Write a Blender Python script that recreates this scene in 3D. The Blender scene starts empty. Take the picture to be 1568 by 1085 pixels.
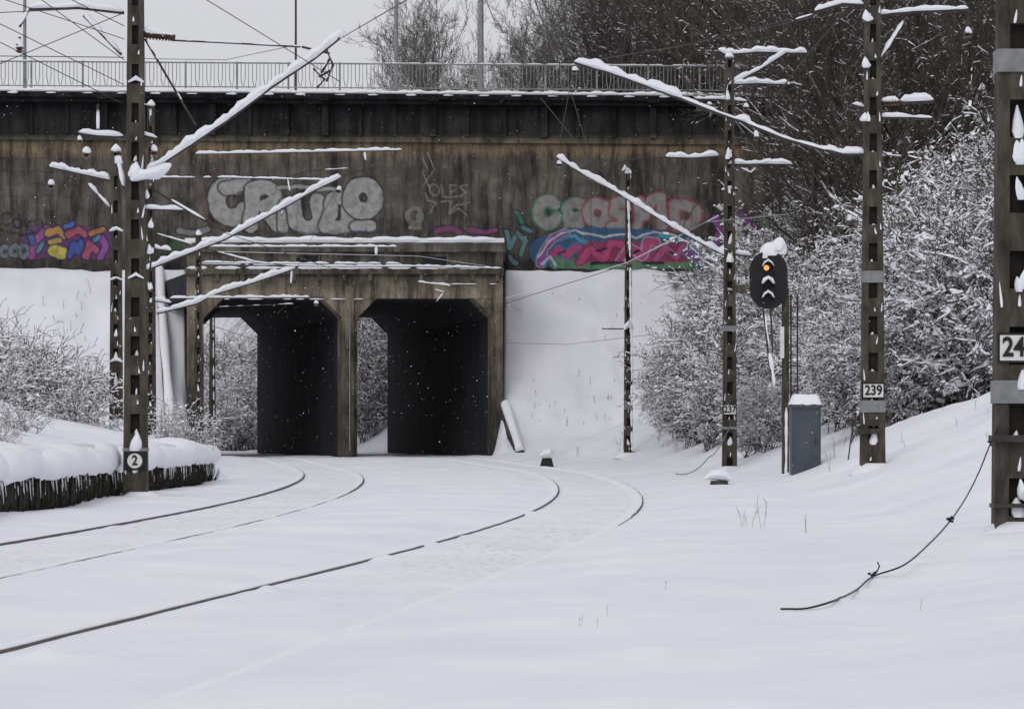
import bpy, math, random
import numpy as np
from mathutils import Vector
R=random.Random(7); NR=np.random.RandomState(5)
F=4500.0; CX=784.0; HY=665.0; CH=1.05
S=bpy.context.scene
def W(px,py,d): return ((px-CX)*d/F, d, CH+(HY-py)*d/F)
def sst(a,b,t):
    t=np.clip((t-a)/(b-a),0,1); return t*t*(3-2*t)
# ---------------------------------------------------------------- materials
def newmat(name):
    m=bpy.data.materials.new(name); m.use_nodes=True
    return m,m.node_tree,m.node_tree.nodes['Principled BSDF']
def nmat(name,cols,scale=3,stretch=(1,1,1),rough=.8,bump=.3,bscale=None,detail=6,metal=0,spec=.3,bdist=.02):
    m,nt,b=newmat(name); N=nt.nodes; L=nt.links
    tc=N.new('ShaderNodeTexCoord'); mp=N.new('ShaderNodeMapping'); mp.inputs['Scale'].default_value=stretch
    L.new(tc.outputs['Object'],mp.inputs[0])
    n=N.new('ShaderNodeTexNoise'); n.inputs['Scale'].default_value=scale; n.inputs['Detail'].default_value=detail; n.inputs['Roughness'].default_value=.65
    L.new(mp.outputs[0],n.inputs['Vector'])
    r=N.new('ShaderNodeValToRGB'); L.new(n.outputs['Fac'],r.inputs[0])
    e=r.color_ramp.elements
    k=len(cols)
    for i,c in enumerate(cols):
        pos=.3+.4*i/(k-1)
        if i<2: e[i].position=pos; e[i].color=(*c,1)
        else:
            q=e.new(pos); q.color=(*c,1)
    L.new(r.outputs[0],b.inputs['Base Color'])
    b.inputs['Roughness'].default_value=rough; b.inputs['Metallic'].default_value=metal
    b.inputs['Specular IOR Level'].default_value=spec
    if bump:
        n2=N.new('ShaderNodeTexNoise'); n2.inputs['Scale'].default_value=bscale or scale*4; n2.inputs['Detail'].default_value=4
        L.new(tc.outputs['Object'],n2.inputs['Vector'])
        bp=N.new('ShaderNodeBump'); bp.inputs['Strength'].default_value=bump; bp.inputs['Distance'].default_value=bdist
        L.new(n2.outputs['Fac'],bp.inputs['Height']); L.new(bp.outputs[0],b.inputs['Normal'])
    return m
SNOW=nmat('snow',[(.80,.81,.86),(.87,.88,.915)],2,rough=.7,bump=.25,bscale=9,spec=.2)
CONC=nmat('mast_concrete',[(.022,.019,.015),(.06,.05,.038),(.11,.095,.075)],2.5,(3,3,.8),.9,.5,20)
CONC_SHADE=nmat('mast_recess_shade',[(.01,.009,.008),(.03,.025,.02)],4)  # darker mast concrete for the web: recess shade put into the colour
STEEL=nmat('dark_steel',[(.02,.019,.018),(.06,.05,.045)],6,rough=.55,bump=.1)
GALV=nmat('galvanised',[(.16,.165,.17),(.28,.285,.29)],8,rough=.5,metal=.3,bump=.1)
RAIL=nmat('rail_steel',[(.035,.028,.022),(.09,.075,.06)],5,rough=.45,bump=.1)
WHITE=nmat('white_enamel',[(.6,.6,.58),(.75,.75,.73)],5,rough=.4,bump=0)
BLACK=nmat('black_paint',[(.008,.008,.009),(.016,.016,.017)],5,rough=.45,bump=0)
PORC=nmat('insulator_glaze',[(.05,.025,.015),(.12,.06,.04)],5,rough=.25,bump=0)
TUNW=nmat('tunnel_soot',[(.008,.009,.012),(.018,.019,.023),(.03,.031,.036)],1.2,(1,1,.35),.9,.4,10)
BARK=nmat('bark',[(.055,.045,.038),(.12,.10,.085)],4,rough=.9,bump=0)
BARKHAZE=nmat('bark_hazed',[(.10,.09,.082),(.17,.155,.145)],3,rough=.9,bump=0)  # far bark lightened and greyed: haze put into the colour
BRUSH=nmat('twig_brown',[(.05,.036,.026),(.13,.095,.07)],4,rough=.9,bump=0)
CAB=nmat('cabinet_paint',[(.05,.06,.075),(.08,.09,.105)],3,rough=.5,bump=.05)
RAILING=nmat('railing_paint',[(.16,.17,.17),(.32,.33,.32)],2,rough=.6,bump=0)
ROT=nmat('low_wall_dark',[(.006,.006,.005),(.025,.022,.016),(.06,.055,.035)],5,(4,4,.5),.95,.6,20)
WEED=nmat('dry_stalk',[(.07,.05,.03),(.14,.11,.07)],5,bump=0)

def zmat(name,bands,n1=.6,streak=True,spots=None):
    """concrete coloured by real weathering bands over height (object z)"""
    m,nt,b=newmat(name);N=nt.nodes;L=nt.links
    tc=N.new('ShaderNodeTexCoord'); sp=N.new('ShaderNodeSeparateXYZ'); L.new(tc.outputs['Object'],sp.inputs[0])
    mp=N.new('ShaderNodeMapping'); mp.inputs['Scale'].default_value=(1.6,1.6,.22); L.new(tc.outputs['Object'],mp.inputs[0])
    ns=N.new('ShaderNodeTexNoise'); ns.inputs['Scale'].default_value=1.4; ns.inputs['Detail'].default_value=8; ns.inputs['Roughness'].default_value=.7; L.new(mp.outputs[0],ns.inputs['Vector'])
    nz=N.new('ShaderNodeTexNoise'); nz.inputs['Scale'].default_value=.9; nz.inputs['Detail'].default_value=8; nz.inputs['Roughness'].default_value=.7; L.new(tc.outputs['Object'],nz.inputs['Vector'])
    ma=N.new('ShaderNodeMath'); ma.operation='MULTIPLY_ADD'; L.new(ns.outputs['Fac'],ma.inputs[0]); ma.inputs[1].default_value=n1*2; L.new(sp.outputs['Z'],ma.inputs[2])
    mr=N.new('ShaderNodeMapRange'); z0,z1=bands[0][0],bands[-1][0]
    mr.inputs[1].default_value=z0+n1; mr.inputs[2].default_value=z1+n1; L.new(ma.outputs[0],mr.inputs[0])
    r=N.new('ShaderNodeValToRGB'); L.new(mr.outputs[0],r.inputs[0]); e=r.color_ramp.elements
    for i,(z,c) in enumerate(bands):
        pos=(z-z0)/(z1-z0)
        if i==0: e[0].position=0; e[0].color=(*c,1)
        elif i==len(bands)-1:
            e[len(e)-1].position=1; e[len(e)-1].color=(*c,1)
        else:
            q=e.new(pos); q.color=(*c,1)
    r2=N.new('ShaderNodeValToRGB'); L.new(nz.outputs['Fac'],r2.inputs[0]); r2.color_ramp.elements[0].position=.32; r2.color_ramp.elements[0].color=(.38,.38,.39,1); r2.color_ramp.elements[1].position=.68; r2.color_ramp.elements[1].color=(1.25,1.22,1.18,1)
    mx=N.new('ShaderNodeMix'); mx.data_type='RGBA'; mx.blend_type='MULTIPLY'; mx.inputs[0].default_value=1
    L.new(r.outputs[0],mx.inputs[6]); L.new(r2.outputs[0],mx.inputs[7])
    r3=N.new('ShaderNodeValToRGB'); L.new(ns.outputs['Fac'],r3.inputs[0]); r3.color_ramp.elements[0].position=.40; r3.color_ramp.elements[0].color=(.26,.26,.27,1); r3.color_ramp.elements[1].position=.56; r3.color_ramp.elements[1].color=(1,1,1,1)
    mx2=N.new('ShaderNodeMix'); mx2.data_type='RGBA'; mx2.blend_type='MULTIPLY'; mx2.inputs[0].default_value=.9
    L.new(mx.outputs[2],mx2.inputs[6]); L.new(r3.outputs[0],mx2.inputs[7])
    L.new(mx2.outputs[2],b.inputs['Base Color'])
    b.inputs['Roughness'].default_value=.9; b.inputs['Specular IOR Level'].default_value=.2
    bp=N.new('ShaderNodeBump'); bp.inputs['Strength'].default_value=.5; bp.inputs['Distance'].default_value=.05
    L.new(nz.outputs['Fac'],bp.inputs['Height']); L.new(bp.outputs[0],b.inputs['Normal'])
    return m,nt,b,mx2
zy=lambda py,d=121: CH+(HY-py)*d/F
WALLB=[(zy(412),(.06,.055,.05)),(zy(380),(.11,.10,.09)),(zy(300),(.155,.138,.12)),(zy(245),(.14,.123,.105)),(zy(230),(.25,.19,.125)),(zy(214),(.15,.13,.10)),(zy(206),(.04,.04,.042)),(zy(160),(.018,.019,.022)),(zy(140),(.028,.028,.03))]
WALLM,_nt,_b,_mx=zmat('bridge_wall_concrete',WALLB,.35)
PAINTM,nt,b,mx=zmat('bridge_wall_painted',WALLB,.35)
at=nt.nodes.new('ShaderNodeAttribute'); at.attribute_name='paint'
nn=nt.nodes.new('ShaderNodeTexNoise'); nn.inputs['Scale'].default_value=2.8; nn.inputs['Detail'].default_value=9; nn.inputs['Roughness'].default_value=.7
tcc=nt.nodes.new('ShaderNodeTexCoord'); nt.links.new(tcc.outputs['Object'],nn.inputs['Vector'])
mrr=nt.nodes.new('ShaderNodeMapRange'); mrr.inputs[1].default_value=.36; mrr.inputs[2].default_value=.56; mrr.inputs[3].default_value=.45; mrr.inputs[4].default_value=.92
nt.links.new(nn.outputs['Fac'],mrr.inputs[0])
mu=nt.nodes.new('ShaderNodeMath'); mu.operation='MULTIPLY'; nt.links.new(mrr.outputs[0],mu.inputs[0]); nt.links.new(at.outputs['Alpha'],mu.inputs[1])
mm=nt.nodes.new('ShaderNodeMix'); mm.data_type='RGBA'; nt.links.new(mu.outputs[0],mm.inputs[0]); nt.links.new(mx.outputs[2],mm.inputs[6]); nt.links.new(at.outputs['Color'],mm.inputs[7])
nt.links.new(mm.outputs[2],b.inputs['Base Color'])
PORTM,_,_,_=zmat('portal_concrete',[(0,(.09,.082,.07)),(3,(.15,.133,.112)),(6.0,(.24,.205,.155)),(6.5,(.32,.275,.21)),(6.9,(.23,.20,.155)),(7.3,(.12,.11,.09)),(8.2,(.18,.165,.14)),(8.8,(.09,.084,.075))],.5)

# ---------------------------------------------------------------- mesh builder
class MB:
    def __init__(s,mats): s.v=[];s.f=[];s.m=[];s.mats=mats
    def add(s,vs,fs,mat):
        o=len(s.v); s.v+=[tuple(p) for p in vs]; s.f+=[tuple(i+o for i in f) for f in fs]; s.m+=[mat]*len(fs)
    def frus(s,b,t,mat):
        vs=[(b[0],b[2],b[4]),(b[1],b[2],b[4]),(b[1],b[3],b[4]),(b[0],b[3],b[4]),(t[0],t[2],t[4]),(t[1],t[2],t[4]),(t[1],t[3],t[4]),(t[0],t[3],t[4])]
        s.add(vs,[(3,2,1,0),(4,5,6,7),(0,1,5,4),(1,2,6,5),(2,3,7,6),(3,0,4,7)],mat)
    def box(s,x0,x1,y0,y1,z0,z1,mat): s.frus((x0,x1,y0,y1,z0),(x0,x1,y0,y1,z1),mat)
    def tube(s,pts,rads,n=6,mat=0,sq=1.0):
        if not hasattr(rads,'__len__'): rads=[rads]*len(pts)
        vs=[];k=len(pts);P=[Vector(p) for p in pts]
        for i,p in enumerate(P):
            t=(P[min(i+1,k-1)]-P[max(i-1,0)])
            if t.length<1e-6: t=Vector((0,0,1))
            t.normalize()
            up=Vector((0,0,1)) if abs(t.z)<.95 else Vector((0,1,0))
            a=t.cross(up).normalized(); c=a.cross(t)
            for j in range(n):
                an=2*math.pi*j/n
                vs.append(p+a*math.cos(an)*rads[i]+c*math.sin(an)*rads[i]*sq)
        fs=[]
        for i in range(k-1):
            for j in range(n):
                fs.append((i*n+j,i*n+(j+1)%n,(i+1)*n+(j+1)%n,(i+1)*n+j))
        fs.append(tuple(range(n))[::-1]); fs.append(tuple((k-1)*n+j for j in range(n)))
        s.add(vs,fs,mat)
    def lathe(s,c,prof,n=10,mat=0,sy=1):
        jit=.2 if (s.mats[mat].name=='snow') else 0
        lx,ly=R.uniform(-.35,.35)*jit,R.uniform(-.3,.3)*jit
        z0=prof[0][1]; ph=R.random()*6; e=.25*(1 if jit else 0)
        vs=[];
        for r,z in prof:
            for j in range(n):
                a=2*math.pi*j/n; q=r*(1+e*math.cos(a*2+ph)*.5+R.uniform(-jit,jit)*.6); vs.append((c[0]+q*math.cos(a)+lx*(z-z0)*3,c[1]+q*sy*math.sin(a)+ly*(z-z0),c[2]+z))
        fs=[(i*n+j,i*n+(j+1)%n,(i+1)*n+(j+1)%n,(i+1)*n+j) for i in range(len(prof)-1) for j in range(n)]
        fs.append(tuple(range(n))[::-1]); fs.append(tuple((len(prof)-1)*n+j for j in range(n)))
        s.add(vs,fs,mat)
    def snowtube(s,pts,r,mat=1,off=.5,gap=0.0):
        P=[Vector(p) for p in pts]; out=[]
        for a,b in zip(P[:-1],P[1:]):
            L=(b-a).length; k=max(1,int(L/max(.07,r*.7)))
            for i in range(k): out.append(a.lerp(b,i/k))
        out.append(P[-1])
        run=[];ph=R.random()*9
        def flush(run):
            if len(run)<3: return
            n=len(run); pp=[];rr=[]
            for i,p in enumerate(run):
                e=min(1,(min(i,n-1-i)+.6)/1.8)
                w=.84+.18*math.sin(i*.41+ph)+.12*math.sin(i*1.3+ph*2)+R.uniform(-.12,.12)
                q=r*w*e; rr.append(max(q,.006)); pp.append(p+Vector((0,0,off*q)))
            s.tube(pp,rr,7,mat,.9)
        for p in out:
            if gap and R.random()<gap:
                flush(run); run=[]
            else: run.append(p)
        flush(run)
    def obj(s,name,smooth=True,parent=None):
        me=bpy.data.meshes.new(name); me.from_pydata(s.v,[],s.f)
        for m in s.mats: me.materials.append(m)
        me.polygons.foreach_set('material_index',s.m)
        if smooth: me.polygons.foreach_set('use_smooth',[True]*len(s.f))
        me.update()
        o=bpy.data.objects.new(name,me); S.collection.objects.link(o)
        if smooth:
            try: me.set_sharp_from_angle(angle=math.radians(50))
            except Exception: pass
        if parent: o.parent=parent
        return o
def empty(name):
    o=bpy.data.objects.new(name,None); S.collection.objects.link(o); return o

# ---------------------------------------------------------------- track curves
def mkcurve(ds,xs,deg):
    c=np.polyfit(ds,xs,deg); d0,d1=ds[0],ds[-1]
    g=np.linspace(d0,d1,300); xx=np.polyval(c,g)
    s0=(xx[3]-xx[0])/(g[3]-g[0]); s1=(xx[-1]-xx[-4])/(g[-1]-g[-4])
    def f(d):
        d=np.asarray(d,float); y=np.interp(d,g,xx)
        y=np.where(d<d0,xx[0]+(d-d0)*s0,y)
        e=np.minimum(d,220)-d1
        y=np.where(d>d1,xx[-1]+e*s1,y); return y
    return f
RX=mkcurve([14.3,20.8,25.1,28.3,33,38.7,46.3,54.3,63,73.8,87.5,100,114,133],[-2.49,-1.68,-1.14,-.78,-.32,.14,.58,.88,.92,.75,.12,-.98,-3.5,-8.6],6)
LX=mkcurve([28.1,30.9,35,41,48.7,57,69.5,83,96,114,133],[-4.9,-4.72,-4.54,-4.42,-4.37,-4.48,-4.93,-5.97,-7.4,-10.2,-15],5)
D1,D2,D3=114.0,121.0,132.7
SK=-.263; SKL=-.105
# ---------------------------------------------------------------- noise
LAT=NR.rand(256,256)
def vn(x,y,s,o=0):
    x=x*s+o*17.3+1000; y=y*s+o*9.1+1000
    xi=np.floor(x).astype(int); yi=np.floor(y).astype(int); fx=x-xi; fy=y-yi
    fx=fx*fx*(3-2*fx); fy=fy*fy*(3-2*fy)
    a=LAT[xi%256,yi%256];b=LAT[(xi+1)%256,yi%256];c=LAT[xi%256,(yi+1)%256];d=LAT[(xi+1)%256,(yi+1)%256]
    return (a*(1-fx)+b*fx)*(1-fy)+(c*(1-fx)+d*fx)*fy-.5
BUMPS=[]
def HT(x,d):
    x=np.asarray(x,float); d=np.asarray(d,float)
    rx=RX(d); u=x-rx-1.435; v=LX(d)-x
    near=sst(20,54,d)
    hr=np.interp(u,[0,2.4,3.2,4.0,5.5,8,13,22,45],[0,.02,.15,.45,1.05,1.9,5.2,10.5,14.5])*(.3+.7*near)
    a=-6.5-x
    hl1=np.where(a>0,.80+np.interp(a,[0,3,8,20,45],[0,.55,2.4,8,14]),0)*sst(-.02,.15,a)
    hl2=np.interp(v,[0,1.8,3,5,12,30,50],[0,.03,.3,.8,3.6,12,14])
    t=sst(61,69,d); hl=hl1*(1-t)+hl2*t
    h=hr+hl
    e=np.interp(d,[107,110.5,112.5,120.95,121.25,121.6,140,2000],[0,.2,.75,7.6,7.7,14,14,14])
    cl=-12.2+SKL*np.clip(d-D1,0,7.5)+SK*np.maximum(d-121.5,0); cr=np.where(d<121.5,-.8,-2.6+SK*(d-121.5))
    o=np.maximum(cl-x,x-cr)
    wdt=np.where(d>133,16.0,.55)
    e=e*sst(0,1,np.clip(o/wdt,0,1))
    e=e+(.26*(vn(x,d,.6,9)+.6*vn(x*1.4,d*.5,1.5,10)))*sst(.6,2,e)*(1-sst(7,7.5,e))
    h=np.where(e>0,np.maximum(h*np.where((d>114)&(o<0),.2,1),e),h)
    h=h+.15*sst(95,112,d)
    off=sst(.3,2.2,np.maximum(u,v))
    gap=np.minimum(np.abs(x-rx-.72),np.abs(x-LX(d)-.72)); og=sst(.9,1.6,gap)
    nr=np.minimum(np.minimum(np.abs(x-rx),np.abs(u)),np.minimum(np.abs(v),np.abs(x-LX(d)-1.435)))
    calm=.2+.8*sst(.08,.35,nr)
    amp=(.016+.05*np.maximum(off,og*.6))*calm+.2*sst(2.5,7,np.maximum(u,v))
    h=h+amp*(vn(x,d,.9,1)*.9+vn(x,d,.35,2)*1.4+vn(x,d,2.6,3)*.3)+.014*calm*vn(x,d*.6,7,4)
    h=h+.045*og
    for k,f in enumerate((rx,LX(d))):
        q=x-f
        h=h-.008*(sst(0,.04,q)-sst(.1,.2,q))-(.024 if k==0 else .014)*(sst(1.18,1.33,q)-sst(1.38,1.46,q))
    for bx,bd,br,bh in BUMPS:
        h=h+bh*np.exp(-((x-bx)**2/(br*br)+(d-bd)**2/(br*br*4)))
    return h
def hit(px,py):
    ds=np.concatenate([np.arange(9,60,.1),np.arange(60,123,.15)])
    xs=(px-CX)*ds/F; zs=CH+(HY-py)*ds/F
    g=HT(xs,ds)>=zs; i=int(np.argmax(g)) if g.any() else len(ds)-1
    return xs[i],ds[i],zs[i]
for px,py,br,bh in [(410,906,.085,.05),(590,856,.09,.05),(660,834,.09,.05),(725,838,.14,.05),(335,930,.09,.04),(75,1002,.07,.05),(815,787,.15,.05),(180,810,.17,.05),(405,770,.18,.05),(725,820,.12,.03),(1000,1010,.2,.03),(540,698,.6,.25),(1290,945,.3,.06),(540,890,.1,.03),(240,985,.09,.03),(160,1010,.1,.03),(470,925,.1,.03)]:
    d=4725/(py-HY); BUMPS.append(((px-CX)*d/F,d,br,bh))
for k in range(40):
    d=R.uniform(16,60); BUMPS.append((float(RX(d))+R.uniform(.25,1.25),d,R.uniform(.05,.12),R.uniform(-.015,.022)))

# ---------------------------------------------------------------- terrain
rows=np.concatenate([5*np.exp(np.arange(0,np.log(100/5),.0062)),np.arange(100,136,.2),np.linspace(136,200,30)[1:],np.geomspace(210,1600,20)])
fu=np.arange(-9,8.5,.055)
cols=np.concatenate([-np.geomspace(20,500,14)[::-1],np.arange(-19.8,-9,.25),fu,np.arange(8.6,24,.25),np.geomspace(24.5,500,14)])
U,Dg=np.meshgrid(cols,rows); X=U+RX(np.minimum(Dg,135))
Z=HT(X,Dg)
def gridmesh(name,X,Y,Z,mat):
    nr,nc=X.shape; vs=np.stack([X,Y,Z],-1).reshape(-1,3).astype(np.float32)
    i=np.arange(nr*nc).reshape(nr,nc)
    q=np.stack([i[:-1,:-1],i[:-1,1:],i[1:,1:],i[1:,:-1]],-1).reshape(-1,4)
    return rawmesh(name,vs,q,[mat])
def rawmesh(name,vs,q,mats,mi=None,smooth=True):
    me=bpy.data.meshes.new(name); n=len(q); k=q.shape[1]
    me.vertices.add(len(vs)); me.vertices.foreach_set('co',np.ascontiguousarray(vs,dtype=np.float32).ravel())
    me.loops.add(n*k); me.loops.foreach_set('vertex_index',np.ascontiguousarray(q,dtype=np.int32).ravel())
    me.polygons.add(n); me.polygons.foreach_set('loop_start',np.arange(0,n*k,k,dtype=np.int32))
    try: me.polygons.foreach_set('loop_total',np.full(n,k,dtype=np.int32))
    except Exception: pass
    for m in mats: me.materials.append(m)
    if mi is not None: me.polygons.foreach_set('material_index',np.asarray(mi,dtype=np.int32))
    me.polygons.foreach_set('use_smooth',np.full(n,smooth))
    me.update(calc_edges=True); me.validate()
    return me
GM,nt,b=newmat('ground_snow'); N=nt.nodes;L=nt.links
tc=N.new('ShaderNodeTexCoord')
n1=N.new('ShaderNodeTexNoise'); n1.inputs['Scale'].default_value=.6; n1.inputs['Detail'].default_value=5; L.new(tc.outputs['Object'],n1.inputs['Vector'])
r1=N.new('ShaderNodeValToRGB'); r1.color_ramp.elements[0].position=.35; r1.color_ramp.elements[0].color=(.77,.78,.84,1); r1.color_ramp.elements[1].position=.65; r1.color_ramp.elements[1].color=(.85,.86,.905,1); L.new(n1.outputs['Fac'],r1.inputs[0])
att=N.new('ShaderNodeAttribute'); att.attribute_name='soil'
sp=N.new('ShaderNodeSeparateColor'); L.new(att.outputs['Color'],sp.inputs[0])
n2=N.new('ShaderNodeTexNoise'); n2.inputs['Scale'].default_value=10; n2.inputs['Detail'].default_value=9; n2.inputs['Roughness'].default_value=.8
mp=N.new('ShaderNodeMapping'); mp.inputs['Scale'].default_value=(1,.4,1); L.new(tc.outputs['Object'],mp.inputs[0]); L.new(mp.outputs[0],n2.inputs['Vector'])
r2=N.new('ShaderNodeValToRGB'); r2.color_ramp.elements[0].position=.51; r2.color_ramp.elements[0].color=(0,0,0,1); r2.color_ramp.elements[1].position=.64; r2.color_ramp.elements[1].color=(1,1,1,1); L.new(n2.outputs['Fac'],r2.inputs[0])
m1=N.new('ShaderNodeMath'); m1.operation='MULTIPLY'; L.new(sp.outputs[0],m1.inputs[0]); L.new(r2.outputs[0],m1.inputs[1])
mx=N.new('ShaderNodeMix'); mx.data_type='RGBA'; L.new(m1.outputs[0],mx.inputs[0]); L.new(r1.outputs[0],mx.inputs[6]); mx.inputs[7].default_value=(.45,.39,.31,1)
n3=N.new('ShaderNodeTexNoise'); n3.inputs['Scale'].default_value=.8; n3.inputs['Detail'].default_value=10; n3.inputs['Roughness'].default_value=.85; L.new(tc.outputs['Object'],n3.inputs['Vector'])
r3=N.new('ShaderNodeValToRGB'); r3.color_ramp.elements[0].position=.42; r3.color_ramp.elements[0].color=(1,1,1,1); r3.color_ramp.elements[1].position=.58; r3.color_ramp.elements[1].color=(0,0,0,1); L.new(n3.outputs['Fac'],r3.inputs[0])
m2=N.new('ShaderNodeMath'); m2.operation='MULTIPLY'; L.new(sp.outputs[1],m2.inputs[0]); L.new(r3.outputs[0],m2.inputs[1])
mx2=N.new('ShaderNodeMix'); mx2.data_type='RGBA'; L.new(m2.outputs[0],mx2.inputs[0]); L.new(mx.outputs[2],mx2.inputs[6]); mx2.inputs[7].default_value=(.05,.04,.033,1)
L.new(mx2.outputs[2],b.inputs['Base Color']); b.inputs['Roughness'].default_value=.75; b.inputs['Specular IOR Level'].default_value=.15
nb=N.new('ShaderNodeTexNoise'); nb.inputs['Scale'].default_value=6; nb.inputs['Detail'].default_value=7; nb.inputs['Roughness'].default_value=.6; L.new(tc.outputs['Object'],nb.inputs['Vector'])
bp=N.new('ShaderNodeBump'); bp.inputs['Strength'].default_value=.35; bp.inputs['Distance'].default_value=.03; L.new(nb.outputs['Fac'],bp.inputs['Height']); L.new(bp.outputs[0],b.inputs['Normal'])
me=gridmesh('snow_ground',X,Dg,Z,GM)
g=np.abs(X-RX(Dg)-.85); g2=np.abs(X-LX(Dg)-.72)
patch=.35+1.1*np.clip(vn(X,Dg,.25,13)+.4,0,1)
dirt=(.6*(1-sst(.2,.8,g))*(.1+.9*sst(16,24,Dg))+.55*(1-sst(.4,1.0,g2)))*patch
uu=X-RX(Dg)-1.435
litter=sst(7.5,11,uu)*sst(60,80,Dg)
litter=np.where((Dg>108)&(Dg<121)&(uu<10),0,litter)
# bare leaf litter under the trees beyond the cutting
litter=np.maximum(litter,.5*sst(150,165,Dg)*(X<0)*(X>-60)*(Z>1.5))
ca=me.color_attributes.new('soil','FLOAT_COLOR','POINT')
arr=np.stack([np.clip(dirt,0,1),np.clip(litter,0,1),0*dirt,0*dirt+1],-1).astype(np.float32)
ca.data.foreach_set('color',arr.ravel())
o=bpy.data.objects.new('snow_ground',me); S.collection.objects.link(o)

# ---------------------------------------------------------------- rails
def rail(f,off,name,lift,side):
    ds=np.concatenate([np.arange(7,60,.3),np.arange(60,160,.6)])
    x=f(ds)+off; g=.15*sst(95,112,ds); z=g+lift(ds)
    prof=[(-.036,-.12),(-.036,-.012),(-.028,0),(.028,0),(.036,-.012),(.036,-.12)]
    vs=[];fs=[]
    for i in range(len(ds)):
        for a,c in prof: vs.append((x[i]+a,ds[i],z[i]+c))
    n=6
    for i in range(len(ds)-1):
        for j in range(n-1): fs.append((i*n+j,(i+1)*n+j,(i+1)*n+j+1,i*n+j+1))
    mb=MB([RAIL,SNOW]); mb.add(vs,fs,0)
    ds2=np.arange(7,125,.12); x2=f(ds2)+off; z2=.15*sst(95,112,ds2)+lift(ds2)
    e=.018+.014*(vn(ds2,ds2*0+off,1.7,7))+.008*vn(ds2,ds2*0+off,6,8)-.014*sst(45,60,ds2)
    vs=[];fs=[]
    for i in range(len(ds2)):
        for a,c in ((-.16,-.05),(-.10,.004),(-.04,.010),(e[i]-.008,.010),(e[i],.002),(e[i]-.004,-.002)):
            vs.append((x2[i]+side*a,ds2[i],z2[i]+c))
    for i in range(len(ds2)-1):
        for j in range(5): fs.append((i*6+j,(i+1)*6+j,(i+1)*6+j+1,i*6+j+1) if side>0 else (i*6+j,i*6+j+1,(i+1)*6+j+1,(i+1)*6+j))
    mb.add(vs,fs,1)
    return mb.obj(name,False)
tr=empty('railway_track'); 
rail(RX,0,'rail_near',lambda d:.007+.017*sst(30,60,d),1).parent=tr
rail(RX,1.435,'rail_far',lambda d:-.022+.048*sst(24,46,d)+.003*np.sin(d*1.7),1).parent=tr
tr2=empty('railway_track.001')
rail(LX,0,'rail_near.001',lambda d:.016+.012*sst(45,60,d),1).parent=tr2
rail(LX,1.435,'rail_far.001',lambda d:.000+.026*sst(46,62,d)+.003*np.sin(d*1.3),1).parent=tr2

# ---------------------------------------------------------------- bridge
BR=empty('railway_overbridge')
s2=F/D2
gx=np.arange(-6,1300,1.25); gy=np.arange(212,419,1.25)
PX,PY=np.meshgrid(gx,gy)
PC=np.zeros(PX.shape+(3,)); PA=np.zeros(PX.shape)
def arc(cx,cy,rx,ry,a0,a1,n=14):
    return [(cx+rx*math.cos(math.radians(a0+(a1-a0)*i/n)),cy-ry*math.sin(math.radians(a0+(a1-a0)*i/n))) for i in range(n+1)]
# hand wobble for the sprayed lines
WX=4.0*vn(PX,PY,.06,20)+1.5*vn(PX,PY,.2,21); WY=4.0*vn(PX,PY,.06,22)+1.5*vn(PX,PY,.2,23)
def sdist(pl,x,y):
    D=np.full(x.shape,1e9)
    for p in pl:
        for (ax,ay),(bx,by) in zip(p[:-1],p[1:]):
            dx,dy=bx-ax,by-ay; l=dx*dx+dy*dy+1e-9
            t=np.clip(((x-ax)*dx+(y-ay)*dy)/l,0,1)
            D=np.minimum(D,np.hypot(x-ax-t*dx,y-ay-t*dy))
    return D
def paint(pl,w,c,al=1.0):
    xs=[q[0] for p in pl for q in p]; ys=[q[1] for p in pl for q in p]; m=w+7
    ix=(gx>min(xs)-m)&(gx<max(xs)+m); iy=(gy>min(ys)-m)&(gy<max(ys)+m)
    if not ix.any() or not iy.any(): return
    sl=np.ix_(iy,ix); D=sdist(pl,PX[sl]+WX[sl],PY[sl]+WY[sl])
    a=np.clip((w-D)/2.0+.5,0,1)*al
    c=np.array(c); lum=c.mean(); c=(c*.85+lum*.15)*.9
    PC[sl]=PC[sl]*(1-a[...,None])+c*a[...,None]; PA[sl]=np.maximum(PA[sl],a)
def letter(pl,w,fill,out,ow=2.6):
    paint(pl,w+ow,out); paint(pl,w,fill)
SIL=(.40,.40,.39); DK=(.03,.03,.035)
letter([arc(354,308,23,26,60,330)],13,SIL,DK)
letter([[(345,288),(378,283)]],10,SIL,DK)
letter([[(384,345),(386,290)],arc(403,300,18,14,170,-60),[(404,315),(423,345)]],10.5,SIL,DK)
letter([[(433,348),(436,312),(447,332)]],9,SIL,DK)
letter([[(450,312),(452,334)],arc(470,332,18,17,180,360),[(488,332),(486,306)]],10.5,SIL,DK)
letter([[(497,346),(508,320)],arc(520,314,14,11,180,0),[(534,314),(530,347),(508,349)]],10.5,SIL,DK)
letter([arc(556,304,20,20,0,360,20)],12,SIL,DK)
letter([[(545,347),(568,346)]],8,SIL,DK)
letter([[(425,286),(520,290)]],3,SIL,DK,1.5)
paint([arc(352,305,42,48,100,260)],1.4,(.35,.06,.06),.7)
paint([[(420,356),(500,360)],[(520,358),(590,354)]],2.5,(.06,.08,.16),.6)
letter([arc(635,330,10,12,0,360)],4,(.2,.2,.19),DK,1.5); paint([[(628,348),(642,350),(640,330)]],3,(.2,.2,.19))
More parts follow.
